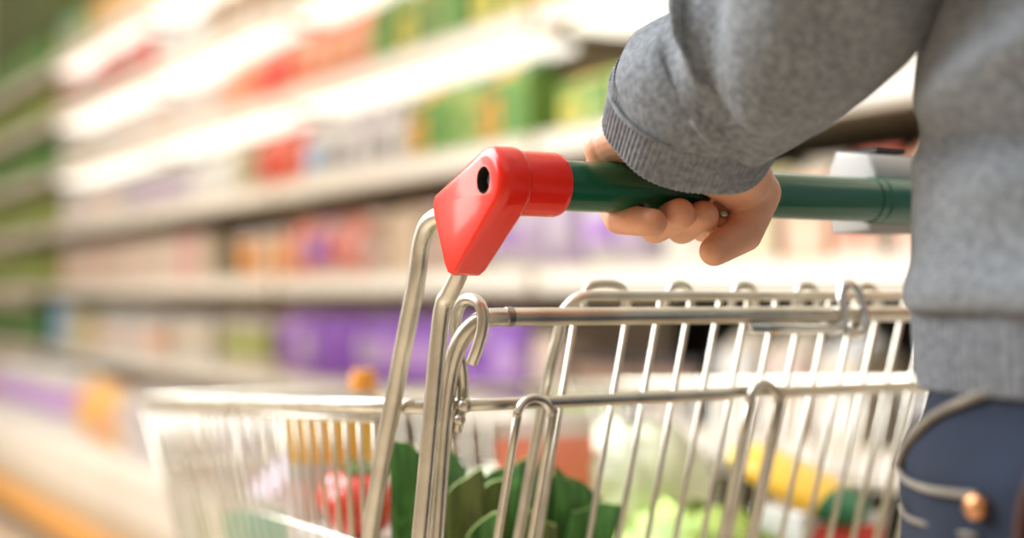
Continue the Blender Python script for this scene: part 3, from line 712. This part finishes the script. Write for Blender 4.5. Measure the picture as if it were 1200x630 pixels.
# rest of the body, continuous with the forearms inside the sleeves
sh = Vector((PX-.165, PY-.005, 1.385)); bs = []
def both(a, ra, b_, rb): bs.append((a, ra, b_, rb)); bs.append((mirp(a), ra, mirp(b_), rb))
both(cuff_c.lerp(elbow, .42), .031, elbow, .038); both(elbow, .038, sh-Vector((0, 0, .02)), .040)
both(sh-Vector((-.01, 0, .02)), .040, Vector((PX-.04, PY, 1.375)), .055)
for z0, z1, o_, r0, r1 in ((1.36, 1.18, .065, .095, .095), (1.18, 1.02, .06, .095, .10), (1.02, .90, .07, .10, .105)): both(Vector((PX-o_, PY, z0)), r0, Vector((PX-o_, PY, z1)), r1)
both(Vector((PX-.085, PY, .88)), .098, Vector((PX-.10, PY+.01, .50)), .060)
both(Vector((PX-.10, PY+.01, .50)), .058, Vector((PX-.10, PY-.02, .10)), .038)
both(Vector((PX-.10, PY-.02, .06)), .036, Vector((PX-.11, PY+.12, .045)), .030)
bs.append((Vector((PX, PY, 1.40)), .058, Vector((PX, PY+.01, 1.53)), .052))
bs.append((Vector((PX, PY-.002, 1.645)), .088, Vector((PX, PY+.03, 1.60)), .076)); bs.append((Vector((PX, PY+.04, 1.60)), .066, Vector((PX, PY+.055, 1.555)), .046))
bs.append((Vector((PX, PY+.108, 1.612)), .009, Vector((PX, PY+.122, 1.588)), .013))                        # nose
bs.append((Vector((PX-.022, PY+.096, 1.556)), .007, Vector((PX+.022, PY+.096, 1.556)), .007))              # mouth
both(Vector((PX-.035, PY+.095, 1.625)), .012, Vector((PX-.028, PY+.097, 1.625)), .012)                      # eyes in their lids
both(Vector((PX-.085, PY+.005, 1.625)), .015, Vector((PX-.087, PY, 1.59)), .010)                            # ears
BV, BF = capsules(bs, .008, 4)
bd = MB(); bd.add(BV, BF, M['skin']); bd.add(HV, HF, M['skin']); bd.add([mirp(v) for v in HV], [f[::-1] for f in HF], M['skin'])
body = bd.build('body', person)
# hair
hb = MB(); seg = 36; vs = []; rows = 16
for i in range(rows+1):
    el = math.radians(90-i*8.2)
    for k in range(seg):
        a = 2*PI*k/seg; front = max(0, math.sin(a)); cut = .45*front
        e = max(el, math.radians(18)) if front > .35 else el
        r = .101+.004*noise.noise(Vector((math.cos(a)*4, math.sin(a)*4, i*.6)))
        vs.append((PX+r*.92*math.cos(e)*math.cos(a), PY+.004+r*1.08*math.cos(e)*math.sin(a), 1.645+r*1.02*math.sin(e)))
hb.add(vs, [[i*seg+k, i*seg+(k+1) % seg, (i+1)*seg+(k+1) % seg, (i+1)*seg+k] for i in range(rows) for k in range(seg)], M['hair']); hb.build('hair', person)

# sweater: torso loft with folds, plus sleeves
def loft(rings, m, b, usc=1, vsc=1, thick=0):
    n = len(rings); seg = len(rings[0]); vs = [p for r in rings for p in r]; fs = []; uv = []
    for i in range(n-1):
        for k in range(seg):
            fs.append([i*seg+k, i*seg+(k+1) % seg, (i+1)*seg+(k+1) % seg, (i+1)*seg+k])
            u0, u1 = k/seg*usc, (k+1)/seg*usc; v0, v1 = i/(n-1)*vsc, (i+1)/(n-1)*vsc
            uv.append([(u0, v0), (u1, v0), (u1, v1), (u0, v1)])
    b.add(vs, fs, m, True, uv)
def lerp_tab(tab, z):
    for a, c in zip(tab, tab[1:]):
        if a[0] <= z <= c[0]:
            t = (z-a[0])/(c[0]-a[0]); t = t*t*(3-2*t); return [a[i]+(c[i]-a[i])*t for i in range(1, len(a))]
    return list(tab[-1][1:]) if z > tab[-1][0] else list(tab[0][1:])
TT = [(.95, .190, .136, 0), (1.00, .190, .137, 0), (1.05, .189, .136, 0), (1.10, .184, .132, 0), (1.25, .190, .130, 0), (1.36, .190, .115, 0), (1.42, .165, .095, 0), (1.46, .100, .075, 0), (1.49, .070, .066, 0)]
sw = MB(); seg = 220; rings = []; nz = 150
def sgn(x, e): return math.copysign(abs(x)**e, x)
for i in range(nz+1):
    z = .953+(1.49-.953)*i/nz; rx, ry, _ = lerp_tab(TT, z); row = []
    for k in range(seg):
        a = 2*PI*k/seg; ca, sa = math.cos(a), math.sin(a)
        P0 = Vector((ca*2.2, sa*2.2, 0)); amp = .004*(1 if z < 1.3 else .5)
        fold = amp*noise.noise(Vector((ca*1.8, sa*1.8, z*9)))+.0045*noise.noise(Vector((ca*3, sa*3, z*22+ca*3)))
        # deep slanting folds at the waist, on the left-back side
        g_ = z-(1.030-.020*(a-3.0)); fold -= .015*math.exp(-(g_/.010)**2)*max(0, math.cos((a-3.25)*1.3))**2 if abs(a-3.25) < 1.2 else 0
        g2 = z-(1.052+.055*(a-2.95)); fold += .010*math.exp(-(g2/.013)**2)*(max(0, math.cos((a-3.35)*1.7)) if abs(a-3.35) < .92 else 0)
        fold += .006*math.exp(-((z-.962)/.012)**2)
        row.append(Vector((PX+(rx+fold)*sgn(ca, .92), PY+(ry+fold)*sgn(sa, .92), z)))
    rings.append(row)
loft(rings, M['knit'], sw, 5, 2.4)
def sleeve(m):
    path = [sh+Vector((.02, 0, .01)), sh.lerp(elbow, .35)+Vector((-.006, -.012, 0)), sh.lerp(elbow, .75)+Vector((-.004, -.02, 0)), elbow+Vector((0, -.008, 0)), D(1040, -130, .655), D(957, 0, .70), D(904, 58, .738), D(846, 88, .760), cuff_c-cn*.036, cuff_c-cn*.028]
    rad = [.062, .060, .056, .056, .056, .0560, .0540, .0490, .0508, .0495]
    P = spline(path, 14); n = len(P); R_ = []
    for i in range(n):
        t = i/(n-1)*(len(rad)-1); k = min(int(t), len(rad)-2); R_.append(rad[k]+(rad[k+1]-rad[k])*(t-k))
    rings = []; nrm = Vector((0, 0, 1)).orthogonal(); seg = 130
    tg = [(P[min(i+1, n-1)]-P[max(i-1, 0)]).normalized() for i in range(n)]; nrm = tg[0].orthogonal().normalized(); Ls = 0
    tgt = D(880, 72, .745); acc = [0]
    for i in range(1, n): acc.append(acc[-1]+(P[i]-P[i-1]).length)
    L1 = acc[min(range(n), key=lambda i: (P[i]-tgt).length)]
    for i in range(n):
        nrm = (nrm-tg[i]*nrm.dot(tg[i])).normalized(); bn = tg[i].cross(nrm); row = []
        if i: Ls += (P[i]-P[i-1]).length
        for k in range(seg):
            a = 2*PI*k/seg; dr = nrm*math.cos(a)+bn*math.sin(a)
            q = P[i]+dr*R_[i]; s_ = Ls*30
            w = min(1, i/10)*min(1, (n-1-i)/26)
            f_ = .0105*noise.noise(q*11)+.0050*noise.noise(Vector((dr.x*1.6+5, dr.y*1.6, Ls*26+dr.z*1.5)))+.002*noise.noise(q*45)
            left = max(0, dr.dot(-RT*.75+UP*.5))
            f_ += .0085*left*(math.sin(Ls*62+dr.z*2.2+1.0))**3
            f_ += .0085*left*(math.exp(-((Ls-L1+dr.z*.012)/.010)**2)-.8*math.exp(-((Ls-L1-.022+dr.z*.012)/.009)**2))
            row.append(q+dr*f_*w)
        rings.append(row)
    if m: rings = [[mirp(p) for p in r][::-1] for r in rings]
    loft(rings, M['knit sleeve'], sw, 3, 5)
sleeve(False); sleeve(True)
sweater = sw.build('sweater', person); sweater['label'] = 'grey marl knit sweater'
md = sweater.modifiers.new('t', 'SOLIDIFY'); md.thickness = .002; md.offset = -1
# ribbed hem
hm = MB(); rings = []; seg = 720
for i in range(25):
    t = i/24; z = .917+.048*t; rx = .1865+.003*t+.0015*math.sin(PI*t); ry = .1335+.003*t+.0015*math.sin(PI*t); row = []
    for k in range(seg):
        a = 2*PI*k/seg; ca, sa = math.cos(a), math.sin(a); rib = .0009*math.cos(a*180)+.003*noise.noise(Vector((ca*2, sa*2, z*14)))
        row.append(Vector((PX+(rx+rib)*sgn(ca, .92), PY+(ry+rib)*sgn(sa, .92), z)))
    rings.append(row)
loft(rings, M['rib'], hm, 0.001, 0.001); ho = hm.build('hem', sweater); md = ho.modifiers.new('t', 'SOLIDIFY'); md.thickness = .003; md.offset = -1
def cuff(m):
    b = MB(); seg = 600; rings = []; hz = (RT-cn*RT.dot(cn)).normalized(); vt = cn.cross(hz).normalized()
    n = 18
    for i in range(n+1):
        t = i/n; c = cuff_c-cn*.033*(1-t); r = .0500-.0026*t; row = []
        if i == n: r -= .0012
        for k in range(seg):
            a = 2*PI*k/seg; dr = hz*math.cos(a)+vt*math.sin(a)*.97
            wv = .0028*noise.noise(Vector((math.cos(a)*1.7, math.sin(a)*1.7, t*.8)))
            rib = .00042*math.cos(a*96)
            row.append(c+dr*(r+rib+wv)+cn*(.0035*noise.noise(Vector((math.cos(a)*1.1+3, math.sin(a)*1.1, 0)))))
        rings.append(row)
    for i in range(1, 6):                                        # turned-in edge
        rings.append([p-(p-cuff_c)*(.035*i)-cn*.002*i for p in rings[n]])
    if m: rings = [[mirp(p) for p in r][::-1] for r in rings]
    loft(rings, M['rib'], b, .001, .001); b.build('cuff', sweater)
cuff(False); cuff(True)
cl = MB(); cl.tube([(PX+.066*math.cos(2*PI*k/40), PY+.064*math.sin(2*PI*k/40), 1.49) for k in range(40)], .008, M['rib'], 10, closed=True); cl.build('collar', sweater)

# jeans
jn = MB()
JT = [(.80, .196, .128), (.84, .200, .134), (.88, .200, .136), (.91, .186, .130), (.93, .180, .124)]
rings = []; seg = 120
for i in range(41):
    z = .775+.155*i/40; rx, ry = lerp_tab(JT, z)[:2]; row = []
    for k in range(seg):
        a = 2*PI*k/seg; ca, sa = math.cos(a), math.sin(a); f_ = .004*noise.noise(Vector((ca*3, sa*3, z*20)))
        row.append(Vector((PX+(rx+f_)*sgn(ca, .9), PY+(ry+f_)*sgn(sa, .9), z)))
    rings.append(row)
loft(rings, M['denim'], jn, 1, 1)
for s_ in (-1, 1):
    rings = []
    for i in range(61):
        t = i/60; z = .80-.73*t; x = PX+s_*(.098+.006*t); y = PY-.005+.012*math.sin(PI*t)-.015*t; r = .099-.030*min(1, t*1.7)-.002*t; row = []
        for k in range(60):
            a = 2*PI*k/60; f_ = .004*noise.noise(Vector((math.cos(a)*2, math.sin(a)*2, z*14+s_)))+(.004*math.sin(z*70) if t > .88 else 0)
            row.append(Vector((x+(r+f_)*math.cos(a), y+(r*1.08+f_)*math.sin(a), z)))
        rings.append(row)
    loft(rings, M['denim'], jn, 1, 1)
jeans = jn.build('jeans', person)
def jsurf(a, z, out=.002):
    rx, ry = lerp_tab(JT, z)[:2]; ca, sa = math.cos(a), math.sin(a)
    f_ = .004*noise.noise(Vector((ca*3, sa*3, z*20)))+out
    return Vector((PX+(rx+f_)*sgn(ca, .9), PY+(ry+f_)*sgn(sa, .9), z))
def jline(pts, r, m, name, ell=1):
    b = MB(); b.tube(spline([jsurf(a, z) for a, z in pts], 8), r, M[m], 10, ell=ell); return b.build(name, jeans)
# angles: pi = the body's own left side, growing towards its back
A0 = PI-.62
jline([(A0+.60, .922), (A0+.48, .916), (A0+.28, .906), (A0+.12, .893), (A0+.06, .880)], .0024, 'denim worn', 'pocket_edge')
jline([(A0+.05, .880), (A0+.15, .8755), (A0+.4, .8755), (A0+.60, .877)], .0017, 'denim worn', 'pocket_seam')
jline([(A0+.06, .862), (A0+.25, .859), (A0+.6, .860)], .0012, 'denim worn', 'pocket_seam')
jline([(A0+.80, .910), (A0+.74, .88), (A0+.70, .84), (A0+.68, .80)], .0020, 'denim thread', 'side_seam')
q = jsurf(A0+.60, .8725, .0035); cdir = (q-Vector((PX, PY, q.z))).normalized()
b = MB()
rv = [(0.0001, .0028), (.0035, .0024), (.0052, .0012), (.0056, 0), (.0056, -.003)]; e1 = Vector((0, 0, 1)); e2 = cdir.cross(e1)
vs = [q+cdir*h+(e1*math.cos(2*PI*k/18)+e2*math.sin(2*PI*k/18))*r for (r, h) in rv for k in range(18)]
b.add(vs, [[i*18+k, i*18+(k+1) % 18, (i+1)*18+(k+1) % 18, (i+1)*18+k] for i in range(4) for k in range(18)], M['copper']); b.build('rivet', jeans)
for s_ in (-1, 1):
    b = MB(); x = PX+s_*.105; prof = []
    rings = []
    for i in range(17):
        t = i/16; y = PY-.075+.29*t; hw = .034+.012*math.sin(PI*min(1, t*1.15)); hgt = .095-.055*t**1.4 if t < .95 else .03
        if i in (0, 16): hw *= .55; hgt *= .7
        rings.append([Vector((x+hw*math.cos(2*PI*k/20), y, max(0.001, .012+(hgt if math.sin(2*PI*k/20) > 0 else .012)*math.sin(2*PI*k/20)))) for k in range(20)])
    loft(rings, M['leather'], b); b.add(rings[0], [list(range(20))], M['leather']); b.add(rings[-1], [list(range(20))[::-1]], M['leather']); b.build('shoe', person)

# ------------------------------------------------------------------ light
w = bpy.data.worlds.new('World'); bpy.context.scene.world = w; w.use_nodes = True
bg = w.node_tree.nodes['Background']; bg.inputs[0].default_value = (1, .95, .87, 1); bg.inputs[1].default_value = .8
def area(name, loc, target, size, power, col):
    l = bpy.data.lights.new(name, 'AREA'); l.shape = 'RECTANGLE'; l.size, l.size_y = size; l.energy = power; l.color = col
    o = bpy.data.objects.new(name, l); C.objects.link(o); o.location = loc
    o.rotation_euler = (Vector(target)-Vector(loc)).to_track_quat('-Z', 'Y').to_euler(); return o
area('aisle_ceiling_lamp', (-.9, 2.6, 2.7), (.5, .75, 1.0), (2.6, 2.6), 76, (.90, .95, 1)).data.spread = math.radians(125)
area('shelf_fill_light', (-.5, 5.2, 3.0), (1.8, 5.0, .7), (1.0, 6), 100, (1, .95, .87))  # added fill that brightens the shelves, not a fixture of the store

cam = bpy.data.cameras.new('camera'); co = bpy.data.objects.new('camera', cam); C.objects.link(co)
cam.lens = 50; cam.sensor_width = 36; cam.clip_start = .05
m3 = Matrix((RT, UP, -FW)).transposed(); co.matrix_world = Matrix.Translation(CP) @ m3.to_4x4()
cam.dof.use_dof = True; cam.dof.focus_distance = .80; cam.dof.aperture_fstop = 2.4; cam.dof.aperture_blades = 0
sc = bpy.context.scene; sc.camera = co
sc.view_settings.view_transform = 'Standard'; sc.view_settings.look = 'None'; sc.view_settings.gamma = 1; sc.view_settings.use_curve_mapping = False
sc.view_settings.exposure = .52
sc.cycles.use_denoising = True; sc.cycles.max_bounces = 8
